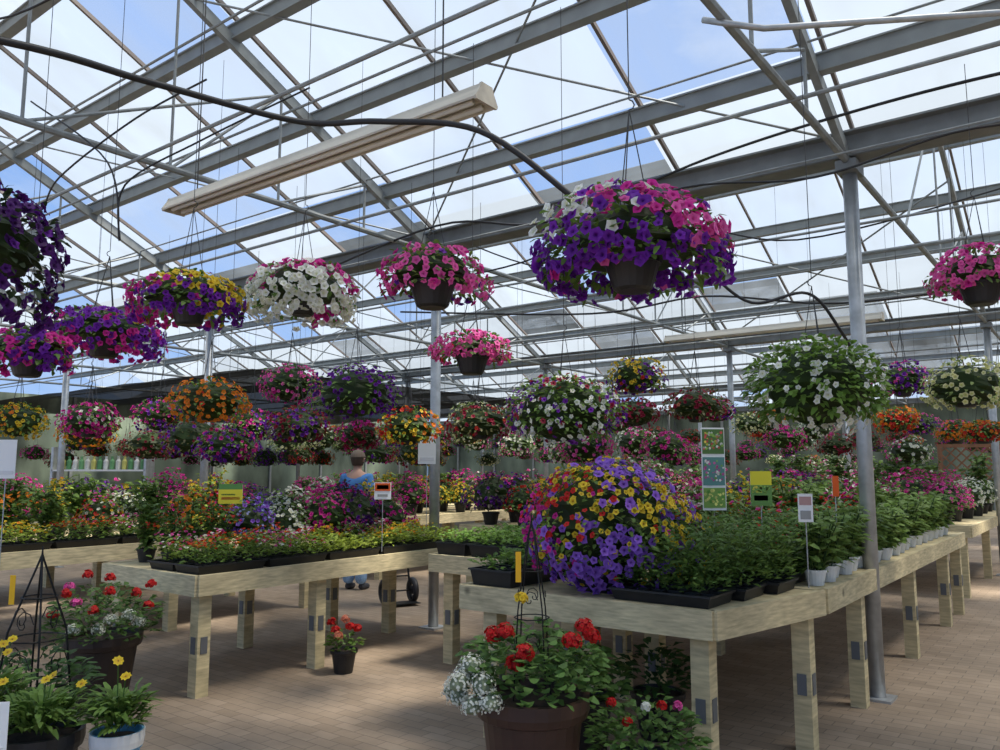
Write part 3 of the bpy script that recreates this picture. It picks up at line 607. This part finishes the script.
for x,y,z,R,pal,lab in [
 (-4.82,8,2.0,.28,P((YEL,2),(ORG,1)),'hanging basket of yellow and orange flowers'),
 (-4.42,8.6,1.92,.28,P((ORG,1),(YEL,1),(PUR,.5)),'hanging basket of mixed orange flowers'),
 (-3.59,7,1.92,.25,P((MAG,3),(WHT,.5)),'hanging basket of magenta petunias'),
 (-3.82,9,2.13,.30,P((PUR,2),(MAG,1)),'hanging basket of purple petunias'),
 (-2.26,6.2,2.02,.29,P((ORG,5),(RED,.5)),'hanging basket of vivid orange flowers'),
 (-1.97,7.5,2.30,.27,P((PNK,3),(MAG,1)),'hanging basket of pink petunias'),
 (-1.05,5.8,2.04,.31,P((DPUR,2),(PUR,2)),'hanging basket of deep purple petunias'),
 (-1.77,7,1.87,.27,P((PUR,2),(DRED,2)),'hanging basket of purple and wine petunias'),
 (-1.4,8.0,1.85,.22,P((DRED,2),(MAG,1)),'small hanging basket of wine red flowers'),
 (-.80,7,1.85,.28,P((ORG,1.5),(RED,2),(YEL,.7)),'hanging basket of orange red and yellow flowers'),
 (-.175,7,1.90,.29,P((DRED,1),(RED,.5)),'tall hanging basket of dark foliage and red flowers'),
 (1.28,7.5,2.36,.27,P((RED,1),(YEL,1),(PUR,1)),'hanging basket of mixed red and yellow flowers'),
 (1.72,7,2.05,.27,P((DRED,2),(SAL,.5)),'hanging basket of dark red foliage'),
 (1.45,8.7,2.12,.30,P((DRED,2),(PNK,.5)),'hanging basket of wine red flowers'),
 (3.8,7.5,2.32,.25,P((PUR,1),(PNK,1)),'hanging basket of pink and purple petunias'),
 (3.27,5.6,2.07,.28,P((CRM,3)),'hanging basket of cream flowers and pale leaves'),
 (4.45,9,2.06,.22,P((ORG,1),(RED,1)),'hanging basket of orange flowers'),
 (5.7,10,1.96,.24,P((ORG,1),(RED,1),(PNK,1)),'hanging basket of orange and red flowers'),
 (4.95,8.2,1.90,.20,P((ORG,1),(RED,1)),'small hanging basket of orange and red flowers'),
 (-4.2,9.6,1.78,.29,P((DRED,3)),'hanging basket of dark red foliage'),
 (-3.05,8,1.80,.32,P((DRED,1),(PUR,.5)),'hanging basket of dark trailing foliage'),
 (-2.72,8.8,1.98,.28,P((MAG,2),(PUR,1)),'hanging basket of magenta petunias'),
 (5.6,8.9,2.4,.24,P((CRM,1),(WHT,1)),'hanging basket of white flowers'),
 (-2.45,7.2,1.70,.27,P((PUR,1),(MAG,1)),'hanging basket of purple and magenta petunias'),
 (-.9,9.0,1.70,.30,P((DRED,1),(YEL,1)),'hanging basket of dark foliage and yellow flowers'),
 (.85,8.0,1.75,.28,P((MAG,1),(PNK,1)),'hanging basket of pink and magenta petunias')]:
    lc=GR
    if 'dark' in lab or 'wine' in lab: lc=(.11,.11,.04)
    if 'cream' in lab: lc=(.24,.32,.10)
    HB(x,y,z,R,pal,lab,nf=(130 if 'dark' in lab else 230),lc=lc,zu=R*rng.uniform(.5,.75),zd=R*rng.uniform(.45,.8),**F)
FAR=[(basket_meshes(.30,p,130,170,.022,.2,.2,False,lc,.06,.62,False,5,-.8),d) for p,lc,d in [
 (P((MAG,2),(PNK,1)),GR,'hanging basket of magenta flowers in a far row'),(P((PUR,2),(DPUR,1)),GR,'hanging basket of purple flowers in a far row'),
 (P((DRED,2),(RED,1)),(.10,.11,.04),'hanging basket of wine red flowers in a far row'),(P((WHT,1),(PNK,1)),GR,'hanging basket of white and pink flowers in a far row'),
 (P((PNK,2),(PUR,1)),GR,'hanging basket of pink and purple flowers in a far row'),(P((WHT,.3),(CRM,.3)),(.12,.2,.045),'leafy green hanging basket in a far row'),
 (P((RED,1),(ORG,.5)),(.12,.18,.045),'hanging basket of red and orange flowers in a far row')]]
cnt=0
for Y in (8.6,9.9,11.2,12.5,14.8,16.6,18.8,21.0,23.5,26):
    X=-1.2
    while X>-22:
        x,y=bw(X+rng.uniform(-.15,.15),Y+rng.uniform(-.15,.15))
        if 9.0<y<26 and abs(x/y)<.63 and rng.random()<.9 and cnt<165 and all((x-a)**2+(y-b)**2>.6 for a,b in PLACED):
            ms,d=rng.choice(FAR); basket_place(ms,x,y,rng.uniform(1.72,2.3),d,.62,grp='hanging baskets in far rows',sc_=rng.uniform(.8,1.12)); cnt+=1
        X-=1.0 if Y<13 else 1.25

# ------------------------------------------------------------ FLOOR PLANTERS
def obelisk(mb,z0,z1,r,th=.006):
    for k in range(4):
        a=k*1.5708+.6; mb.tube([(r*math.cos(a),r*math.sin(a),z0),(r*.75*math.cos(a),r*.75*math.sin(a),z0+(z1-z0)*.5),(.02*math.cos(a),.02*math.sin(a),z1-.06),(0,0,z1)],th,6)
    for t in (.15,.45,.72):
        rr=r*(1-.5*t) if t<.5 else r*.75*(1-(t-.5)*2)+.01
        mb.tube([(rr*math.cos(a/10*6.283),rr*math.sin(a/10*6.283),z0+(z1-z0)*t) for a in range(10)],th*.8,5,True)
    for k in range(4):   # scroll work between the legs
        a=k*1.5708+1.385
        for t in (.28,.56):
            rr=r*(.72-.55*max(0,t-.3)); c=Vector((rr*math.cos(a),rr*math.sin(a),z0+(z1-z0)*t)); u=Vector((-math.sin(a),math.cos(a),0))
            mb.tube([c+u*(.6*rr*(1-s/9)*math.cos(s*.8))+Vector((0,0,.6*rr*(1-s/9)*math.sin(s*.8)*1.3)) for s in range(9)],th*.6,4)
    mb.tube([(0,0,z1-.02),(0,0,z1+.04)],[.006,.003],6)
def planter(x,y,pr,ph,mat,lab,cat='planter',name='flower_planter'):
    e=empty(name,(x,y,.001),0,lab,cat)
    q=MB(); q.lathe([(.001,0),(pr*.68,0),(pr*.9,ph*.82),(pr*1.0,ph*.84),(pr*1.04,ph*.9),(pr*1.04,ph),(pr*.94,ph),(pr*.9,ph*.92),(.001,ph*.92)],seg=28)
    obj('pot',q.mesh('pot',mat,False),parent=e)
    q=MB(); q.lathe([(pr*.9,ph*.925),(pr*.5,ph*.95),(.001,ph*.95)],seg=16); obj('soil',q.mesh('soil',M_SOIL),parent=e)
    return e
def flhead(e,p,r,col,n=26,fs=.018,name='flower_head',cc=None):
    f=MB()
    for _ in range(n):
        d=rdir(-.4,1); flower(f,d*r*rng.uniform(.85,1.1),d,fs,col[0],col[1],detail=True,cup=.2)
    core(f,(0,0,0),r*.75,r*.75,r*.5,cc or tuple(c*.6 for c in col[0]),6,8)
    obj(name,f.mesh(name,M_PETAL),p,parent=e)
def bush(e,n,R,z0,z1,ll,lw,lc,zr=.8):
    l=MB()
    for _ in range(n):
        a=rng.random()*6.28; r=R*math.sqrt(rng.random()); z=z0+(z1-z0)*rng.random()*(1.15-r/R*.6)
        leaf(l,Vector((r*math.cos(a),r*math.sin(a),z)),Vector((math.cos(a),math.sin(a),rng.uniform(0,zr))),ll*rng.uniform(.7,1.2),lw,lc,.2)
    obj('foliage',l.mesh('foliage',M_LEAF),parent=e)
e=planter(.14,3.62,.24,.54,M_POTBR,'brown planter with red geraniums, white alyssum and iron trellis')
bush(e,620,.30,.55,.84,.055,.046,(.11,.205,.05))
for p in [(-.12,-.14,.82),(-.04,-.22,.75),(.22,-.1,.83),(.16,-.18,.79),(-.17,-.06,.79),(.26,-.02,.78),(-.08,-.2,.70)]: flhead(e,p,.040,RED,42,.0125)
flhead(e,(-.05,-.08,.95),.028,YEL,14,.014)
for p in [(-.26,-.14,.68),(-.29,-.05,.62),(-.21,-.22,.62),(-.31,-.12,.55),(-.25,-.22,.54),(-.34,-.02,.55),(-.18,-.25,.56),(-.31,-.18,.62)]: flhead(e,p,.055,WHT,130,.0058,'alyssum_cluster',(.3,.35,.22))
q=MB(); obelisk(q,.52,1.27,.10,.0035); obj('trellis',q.mesh('trellis',M_IRON),parent=e)
q=MB(); q.cc=(.85,.45,.02); q.box((-.06,-.05,1.08),(.024,.004,.13)); obj('tag',q.mesh('tag',M_ATTR),parent=e)
def floor_plant(x,y,pr,ph,mat,lab,bn,R,h,ll,lw,lc,heads,hr=.03,hf=.014):
    e=planter(x,y,pr,ph,mat,lab,'potted plant','potted_plant'); bush(e,bn,R,ph*.97,ph+h,ll,lw,lc)
    for p,c in heads: flhead(e,p,hr,c,20,hf)
    return e
floor_plant(.64,3.66,.15,.26,M_BLACK,'leafy green plant with small red blooms in black pot',480,.24,.25,.06,.03,(.10,.19,.045),[((.05,-.1,.5),RED),((-.1,-.12,.44),RED),((.14,0,.47),PNK),((-.02,-.12,.50),WHT),((-.16,-.05,.5),RED)],.02,.012)
floor_plant(.42,4.25,.16,.36,M_BLACK,'bushy green plant standing beside the bench',300,.22,.24,.07,.04,(.09,.17,.04),[])
floor_plant(.90,4.75,.15,.25,M_BLACK,'bushy green plant standing below the bench',200,.22,.28,.08,.04,(.05,.12,.035),[])
floor_plant(-1.17,6.2,.10,.17,M_BLACK,'small black pot of red and salmon flowers',90,.12,.14,.06,.035,GR,[((-.06,-.04,.31),RED),((.05,-.05,.34),RED),((0,.03,.38),SAL),((.09,.04,.31),RED),((-.03,-.08,.28),SAL),((-.1,.02,.36),RED)],.034)
e=floor_plant(-2.55,5.3,.23,.46,M_POTDK,'wide dark brown planter of red and white flowers',620,.33,.32,.06,.035,(.08,.15,.035),[((-.2,-.1,.72),RED),((.1,-.15,.74),RED),((.22,-.05,.72),RED),((-.08,-.2,.68),PNK),((0,.05,.80),RED),((.27,.05,.76),RED),((-.26,.05,.74),PNK),((-.15,.05,.82),RED),((.05,-.24,.64),RED),((-.24,-.17,.60),RED),((.3,-.05,.64),RED)],.033)
for p in [(.16,-.24,.58),(.24,-.18,.60),(.10,-.27,.53),(.28,-.12,.55),(-.05,-.28,.53)]: flhead(e,p,.042,WHT,90,.006,'alyssum_cluster',(.3,.35,.22))
e=planter(-2.30,4.1,.18,.36,M_BLACK,'dark planter with black iron obelisk trellis'); bush(e,420,.27,.34,.62,.07,.03,(.07,.14,.035))
q=MB(); obelisk(q,.34,1.08,.17,.005); obj('trellis',q.mesh('trellis',M_IRON),parent=e)
q=MB(); q.cc=(.9,.5,.02); q.box((-.08,-.1,.92),(.026,.004,.14)); obj('tag',q.mesh('tag',M_ATTR),parent=e)
def daisies(x,y,pr,ph,mat,lab,n,h,nl=240):
    e=planter(x,y,pr,ph,mat,lab,'potted plant','potted_plant'); l=MB()
    for _ in range(nl):
        a=rng.random()*6.28; r=pr*.9*rng.random(); leaf(l,Vector((r*math.cos(a),r*math.sin(a),ph+rng.random()*h*.4)),Vector((math.cos(a),math.sin(a),rng.uniform(.2,1.9))),.12*rng.uniform(.6,1.1),.024,(.13,.22,.045),.3)
    obj('foliage',l.mesh('foliage',M_LEAF),parent=e)
    for k in range(n):
        a=rng.random()*6.28; r=rng.uniform(.05,.15); top=Vector((r*math.cos(a),r*math.sin(a),ph+h*rng.uniform(.7,1)))
        f=MB(); f.cc=(.10,.2,.05); f.tube([(r*.3*math.cos(a),r*.3*math.sin(a),ph),top],.0025,4); flower(f,top,Vector((rng.uniform(-.5,.5),-.6,.8)),.024,YEL[0],(.6,.2,.01),cup=.05,lobes=8)
        obj('flower',f.mesh('flower',M_PETAL),parent=e)
daisies(-1.93,3.5,.17,.42,M_BLACK,'dark pot of yellow gazania daisies',4,.24,420)
daisies(-1.60,3.5,.10,.42,M_POTBLUE,'yellow gazania daisies in a blue and white pot',2,.30,300)
daisies(-2.32,3.72,.17,.44,M_BLACK,'dark pot of leafy yellow daisies',3,.28,360)
q=MB(); q.lathe([(.1035,.36),(.107,.385),(.107,.421),(.1035,.421)],seg=28)
bp_=[o for o in bpy.data.objects if o.get('label')=='yellow gazania daisies in a blue and white pot'][0]
obj('rim_band',q.mesh('rim_band',M_POTW),parent=bp_)

# ------------------------------------------------------------ SIGNS
def sign(x,y,z,w,h,bands,lab,rz=0,stake=None,dots=None):
    e=empty('plant_sign',(x,y,z),rz,lab,'sign')
    q=MB(); q.cc=(.9,.9,.88); q.box((0,.003,0),(w,.004,h)); 
    obj('sign_board',q.mesh('sign_board',M_ATTR),parent=e)
    q=MB()
    for (a,b,c,d,col) in bands:
        q.cc=col; q.box((w*((a+c)/2-.5),-.001,h*((b+d)/2-.5)),(w*(c-a),.003,h*(d-b)))
    if dots:
        for (x0,y0,x1,y1,n_,cols) in dots:
            for _ in range(n_):
                q.cc=jit(rng.choice(cols),.3); cx=w*(rng.uniform(x0,x1)-.5); cz=h*(rng.uniform(y0,y1)-.5); r=w*rng.uniform(.03,.07)
                q.add([(cx+r*math.cos(k),-.0035,cz+r*math.sin(k)) for k in range(6)],[(5,4,3,2,1,0)])
    obj('printed_panel',q.mesh('printed_panel',M_ATTR),parent=e)
    if stake:
        q=MB(); q.tube([(0,.01,h/2),(0,.01,-stake)],.0035,6); obj('stake',q.mesh('stake',M_STEEL),parent=e)
G=(.12,.30,.08);YY=(.80,.70,.05);OR=(.75,.12,.02);GY=(.35,.35,.33)
sign(1.30,4.9,1.51,.15,.50,[(.04,.68,.96,.98,(.10,.2,.06)),(.04,.30,.96,.64,(.12,.28,.26)),(.04,.03,.96,.27,(.2,.35,.08))],'tall printed plant care banner on a stake',.15,.64,
 [(.1,.72,.9,.94,60,[(.7,.1,.1),(.8,.6,.1),(.3,.5,.1),(.75,.75,.7)]),(.1,.34,.9,.6,45,[(.75,.75,.7),(.2,.4,.1),(.5,.1,.3)]),(.1,.06,.9,.24,35,[(.1,.3,.05),(.7,.7,.2)])])
sign(1.60,4.95,1.39,.13,.21,[(0,.0,1,.6,(.15,.3,.08)),(0,.6,1,1,YY),(.15,.15,.8,.3,(.75,.75,.5))],'yellow and green plant sign on a stake',0,.54,[(.1,.35,.9,.56,30,[(.8,.7,.1),(.3,.5,.1)])])
sign(1.64,4.35,1.30,.075,.15,[(.15,.1,.85,.4,GY),(.1,.6,.9,.9,(.5,.3,.28))],'small white care card leaning in the trays',-.3,.42)
sign(2.14,5.15,1.40,.04,.13,[(0,0,1,1,OR)],'narrow orange plant tag on a stake',0,.5)
sign(-2.2,6.6,1.31,.19,.16,[(0,.72,1,1,G),(0,0,1,.72,YY),(.12,.2,.9,.34,(.7,.2,.05)),(.12,.42,.7,.5,(.2,.3,.05))],'yellow sign with a green header above bedding plants',.1,.47)
sign(-.98,6.75,1.33,.14,.14,[(.04,.5,.96,.96,OR),(.15,.6,.85,.85,(.85,.8,.75)),(.2,.15,.8,.3,GY)],'white and orange price card on a stake',0,.5)
sign(-.70,7.7,1.72,.17,.32,[(.1,.1,.9,.2,(.75,.75,.75))],'plain white sign board hung among the baskets',0,.8)
sign(-3.07,5.0,1.57,.12,.24,[(.1,.1,.9,.2,(.75,.75,.75))],'plain white sign board on a stake',0,.7)
sign(-1.98,3.25,.50,.12,.2,[(.1,.1,.9,.15,(.7,.7,.7))],'white card leaning on the daisy pots',.2,.3)
def lattice(x,y):
    e=empty('lattice_screen',(x,y,0),-.2,'reddish brown wooden lattice screen behind the plants','screen','wooden lattice screens')
    q=MB()
    for z in (1.1,2.0): q.box((0,0,z),(1.8,.05,.07))
    for a in (-.9,.9): q.box((a,0,1.0),(.07,.07,2.06))
    obj('frame',q.mesh('frame',M_LATT),parent=e)
    q=MB()
    for k in range(-8,9):
        for s_ in (-1,1):
            x0=k*.2; a=max(-.88,min(.88,x0-.45)); b=max(-.88,min(.88,x0+.45))
            if b-a<.1: continue
            z0=1.1+(a-(x0-.45)) ; z1=1.1+(b-(x0-.45))
            q.beam((s_*a,.0+s_*.008,z0),(s_*b,s_*.008,z1),.01,.03)
    obj('lattice',q.mesh('lattice',M_LATT),parent=e)
lattice(9.9,16.3); lattice(11.9,15.9)

# ------------------------------------------------------------ HAND TRUCK
x,y=-1.15,9.3
e=empty('hand_truck',(x,y,0),.5,'black two wheeled hand truck parked in the aisle','hand truck')
for s_ in (-1,1):
    q=MB(); q.tube([(s_*.17,.11*math.cos(a/16*6.283),.145+.11*math.sin(a/16*6.283)) for a in range(16)],.034,8,True); q.tube([(s_*.17-.02,0,.145),(s_*.17+.02,0,.145)],.05,10)
    obj('wheel',q.mesh('wheel',M_HOSE,True),parent=e)
q=MB()
for s_ in (-1,1): q.tube([(s_*.13,-.05,.05),(s_*.13,.05,.4),(s_*.13,.18,1.15)],.013,8)
for t in (.3,.6,.95): q.tube([(-.13,.02+t*.13,t),(.13,.02+t*.13,t)],.01,6)
q.tube([(-.13,.18,1.15),(0,.2,1.22),(.13,.18,1.15)],.013,8); q.tube([(-.17,0,.145),(.17,0,.145)],.01,6); q.box((0,-.14,.03),(.34,.2,.008))
obj('frame',q.mesh('frame',M_IRON),parent=e)

# ------------------------------------------------------------ PERSON
def skin(name,chain,mat,parent,sub=2,loc=(0,0,0)):
    me=bpy.data.meshes.new(name); bm=bmesh.new(); lay=bm.verts.layers.skin.verify(); vs=[]
    for co,r,p in chain:
        v=bm.verts.new(co); v[lay].radius=(r,r) if not isinstance(r,tuple) else r; v[lay].use_root=(p<0); vs.append(v)
    for i,(co,r,p) in enumerate(chain):
        if p>=0: bm.edges.new((vs[p],vs[i]))
    bm.to_mesh(me); bm.free(); me.materials.append(mat)
    o=obj(name,me,loc,parent=parent)
    md=o.modifiers.new('Skin','SKIN'); md.use_smooth_shade=True
    sb=o.modifiers.new('Sub','SUBSURF'); sb.levels=sub; sb.render_levels=sub
    return o
M_SKIN=simple('skin',(.50,.29,.21),.6); M_JEAN=simple('denim',(.26,.42,.66),.85,0,.2,60); M_SHIRT=simple('blue_shirt',(.07,.22,.50),.8,0,.1,20); M_HAIR=simple('hair',(.06,.035,.02),.7); M_SHOE=simple('shoe',(.05,.05,.06),.6); M_CAP=simple('cap_cloth',(.16,.12,.09),.9)
e=empty('person',(-1.84,10.4,0),2.8,'person in cap, blue shirt and jeans standing among benches','person')
body=[((0,0,.95),.12,-1),((0,0,1.10),.11,0),((0,.01,1.28),.13,1),((0,.01,1.42),.10,2),((0,.0,1.50),.05,3),((0,-.01,1.56),.058,4),((0,-.015,1.64),.074,5),((0,-.01,1.70),.055,6),
 ((.17,.01,1.40),.055,3),((.24,.03,1.14),.042,8),((.24,-.10,.93),.03,9),((.235,-.15,.88),.03,10),
 ((-.17,.01,1.40),.055,3),((-.24,.03,1.14),.042,12),((-.24,-.10,.93),.03,13),((-.235,-.15,.88),.03,14),
 ((.09,0,.86),.09,0),((.09,-.01,.48),.058,16),((.09,.02,.10),.04,17),
 ((-.09,0,.86),.09,0),((-.09,-.01,.48),.058,19),((-.09,.02,.10),.04,20)]
skin('body',body,M_SKIN,e)
skin('jeans',[((0,0,.97),.135,-1),((.09,0,.84),.105,0),((.09,-.01,.48),.085,1),((.09,.02,.06),.08,2),((-.09,0,.84),.105,0),((-.09,-.01,.48),.085,4),((-.09,.02,.06),.08,5)],M_JEAN,e)
skin('shirt',[((0,0,.93),.135,-1),((0,0,1.10),.13,0),((0,.01,1.28),.145,1),((0,.01,1.42),.12,2),((.17,.01,1.41),.075,3),((.22,.025,1.22),.06,4),((-.17,.01,1.41),.075,3),((-.22,.025,1.22),.06,6)],M_SHIRT,e)
for s_ in (-1,1):
    skin('shoe',[((s_*.095,.05,.045),.042,-1),((s_*.10,-.08,.04),.045,0),((s_*.105,-.16,.03),.03,1)],M_SHOE,e)
    hx=s_*.235; ch=[((hx,-.15,.88),.024,-1),((hx,-.19,.85),.026,0)]
    for i,(dx,L_) in enumerate([(-.027,.06),(-.009,.072),(.009,.068),(.027,.052)]):
        b=len(ch); ch.append(((hx+dx,-.225,.825),.009,1)); ch.append(((hx+dx*1.1,-.225-L_*.45,.80),.0085,b)); ch.append(((hx+dx*1.1,-.225-L_*.7,.765),.007,b+1))
    b=len(ch); ch.append(((hx-s_*.035,-.175,.845),.010,0)); ch.append(((hx-s_*.045,-.21,.82),.009,b))
    skin('hand',ch,M_SKIN,e,1)
def headshell(ph1,phf,rad,zc,sz):
    h=MB(); vs=[];N=10;seg=18
    for i in range(N+1):
        for k in range(seg):
            ph=ph1*i/N; a=6.283*k/seg
            if math.sin(a)<-.35: ph=min(ph,phf)
            r=rad*math.sin(ph)
            if ph>1.6: r=rad*(1-.3*(ph-1.6))
            vs.append((r*math.cos(a)*.95,r*math.sin(a)*1.1-.003,zc+sz*math.cos(ph)))
    h.add(vs,[(i*seg+k,(i+1)*seg+k,(i+1)*seg+(k+1)%seg,i*seg+(k+1)%seg) for i in range(N) for k in range(seg)]); return h
obj('hair',headshell(math.pi*.80,.95,.094,1.645,.105).mesh('hair',M_HAIR,True),parent=e)
q=headshell(1.45,1.3,.103,1.655,.115); q.add([(-.07,-.09,1.675),(.07,-.09,1.675),(.05,-.19,1.665),(-.05,-.19,1.665),(-.07,-.09,1.685),(.07,-.09,1.685),(.05,-.19,1.672),(-.05,-.19,1.672)],[(0,1,2,3),(7,6,5,4),(3,2,6,7)])
obj('cap',q.mesh('cap',M_CAP),parent=e)
for s_ in(-1,1):
    q=MB(); q.cc=(.9,.9,.9); q.lathe([(.001,-.007),(.008,-.004),(.010,0),(.008,.004),(.001,.007)],(s_*.030,-.078,1.645),8); obj('eye',q.mesh('eye',M_ATTR),parent=e)
    q=MB(); q.tube([(s_*.078,-.01,1.66),(s_*.098,0,1.645),(s_*.080,0,1.615)],.010,6); obj('ear',q.mesh('ear',M_SKIN),parent=e)
q=MB(); q.tube([(0,-.080,1.65),(0,-.104,1.615),(0,-.085,1.608)],[.008,.013,.008],6); obj('nose',q.mesh('nose',M_SKIN,True),parent=e)
q=MB(); q.tube([(-.022,-.078,1.582),(0,-.086,1.58),(.022,-.078,1.582)],.006,6); obj('mouth',q.mesh('mouth',simple('lips',(.4,.12,.1),.5),True),parent=e)

# ------------------------------------------------------------ SHELF OF BOTTLES
sx,sy=-6.9,14.0
e=empty('display_shelf',(sx,sy,0),0,'metal shelf stocked with garden bottles','shelf')
for z in (.5,1.0,1.5):
    q=MB(); q.box((0,0,z),(1.6,.35,.03)); obj('shelf_board',q.mesh('shelf_board',M_POTW),parent=e)
for a in (-.8,.8):
    q=MB(); q.box((a,0,.95),(.04,.35,1.9)); obj('upright',q.mesh('upright',M_STEEL),parent=e)
cols=[(.45,.42,.12),(.08,.22,.09),(.55,.55,.53),(.12,.28,.12),(.5,.5,.46)]
bms=[]
for c in cols:
    q=MB(); q.cc=c; q.lathe([(.001,0),(.04,0),(.042,.14),(.02,.18),(.018,.2),(.022,.2),(.022,.225),(.001,.225)],seg=10); bms.append(q.mesh('bottle',M_ATTR))
for z in (1.0,1.5):
    for i in range(14):
        obj('garden_bottle',bms[i%5],(sx-.7+i*.107,sy,z+.017),label='garden care bottle standing on the shelf',cat='bottle',group='bottles on the garden shelf')

# ------------------------------------------------------------ WORLD, SUN, CAMERA
w=bpy.data.worlds.new('World'); sc.world=w; w.use_nodes=True; t=w.node_tree; t.nodes.clear(); L=t.links.new
o=t.nodes.new('ShaderNodeOutputWorld'); bg=t.nodes.new('ShaderNodeBackground'); tc=t.nodes.new('ShaderNodeTexCoord')
sp=t.nodes.new('ShaderNodeSeparateXYZ'); L(tc.outputs['Generated'],sp.inputs[0])
gr=t.nodes.new('ShaderNodeValToRGB'); gr.color_ramp.elements[0].color=(.34,.52,.84,1); gr.color_ramp.elements[0].position=0
gr.color_ramp.elements[1].color=(.13,.31,.74,1); gr.color_ramp.elements[1].position=.5
L(sp.outputs[2],gr.inputs[0])
mp=t.nodes.new('ShaderNodeMapping'); mp.inputs['Scale'].default_value=(1,1,2.2); L(tc.outputs['Generated'],mp.inputs[0])
nz=t.nodes.new('ShaderNodeTexNoise'); nz.inputs['Scale'].default_value=3.2; nz.inputs['Detail'].default_value=8; nz.inputs['Roughness'].default_value=.55; L(mp.outputs[0],nz.inputs[0])
cr=t.nodes.new('ShaderNodeValToRGB'); cr.color_ramp.elements[0].position=.50; cr.color_ramp.elements[1].position=.90; L(nz.outputs[0],cr.inputs[0])
mx=t.nodes.new('ShaderNodeMix'); mx.data_type='RGBA'; L(cr.outputs[0],mx.inputs[0]); L(gr.outputs[0],mx.inputs[6]); mx.inputs[7].default_value=(.80,.84,.88,1)
L(mx.outputs[2],bg.inputs[0]); bg.inputs[1].default_value=1.0; L(bg.outputs[0],o.inputs[0])
sd=bpy.data.lights.new('sun','SUN'); sd.energy=11.0; sd.angle=math.radians(12); sd.color=(1,.92,.80)
so=bpy.data.objects.new('sun',sd); COL.objects.link(so)
dirv=Vector((-.45,.12,-1)); so.rotation_euler=dirv.to_track_quat('-Z','Y').to_euler(); so.location=(5,3,12)
cd=bpy.data.cameras.new('camera'); cd.lens=28.8; cd.sensor_width=36; cd.clip_end=200
co=bpy.data.objects.new('camera',cd); COL.objects.link(co); co.location=(0,0,1.5); co.rotation_euler=(math.radians(96.8),0,0)
sc.camera=co
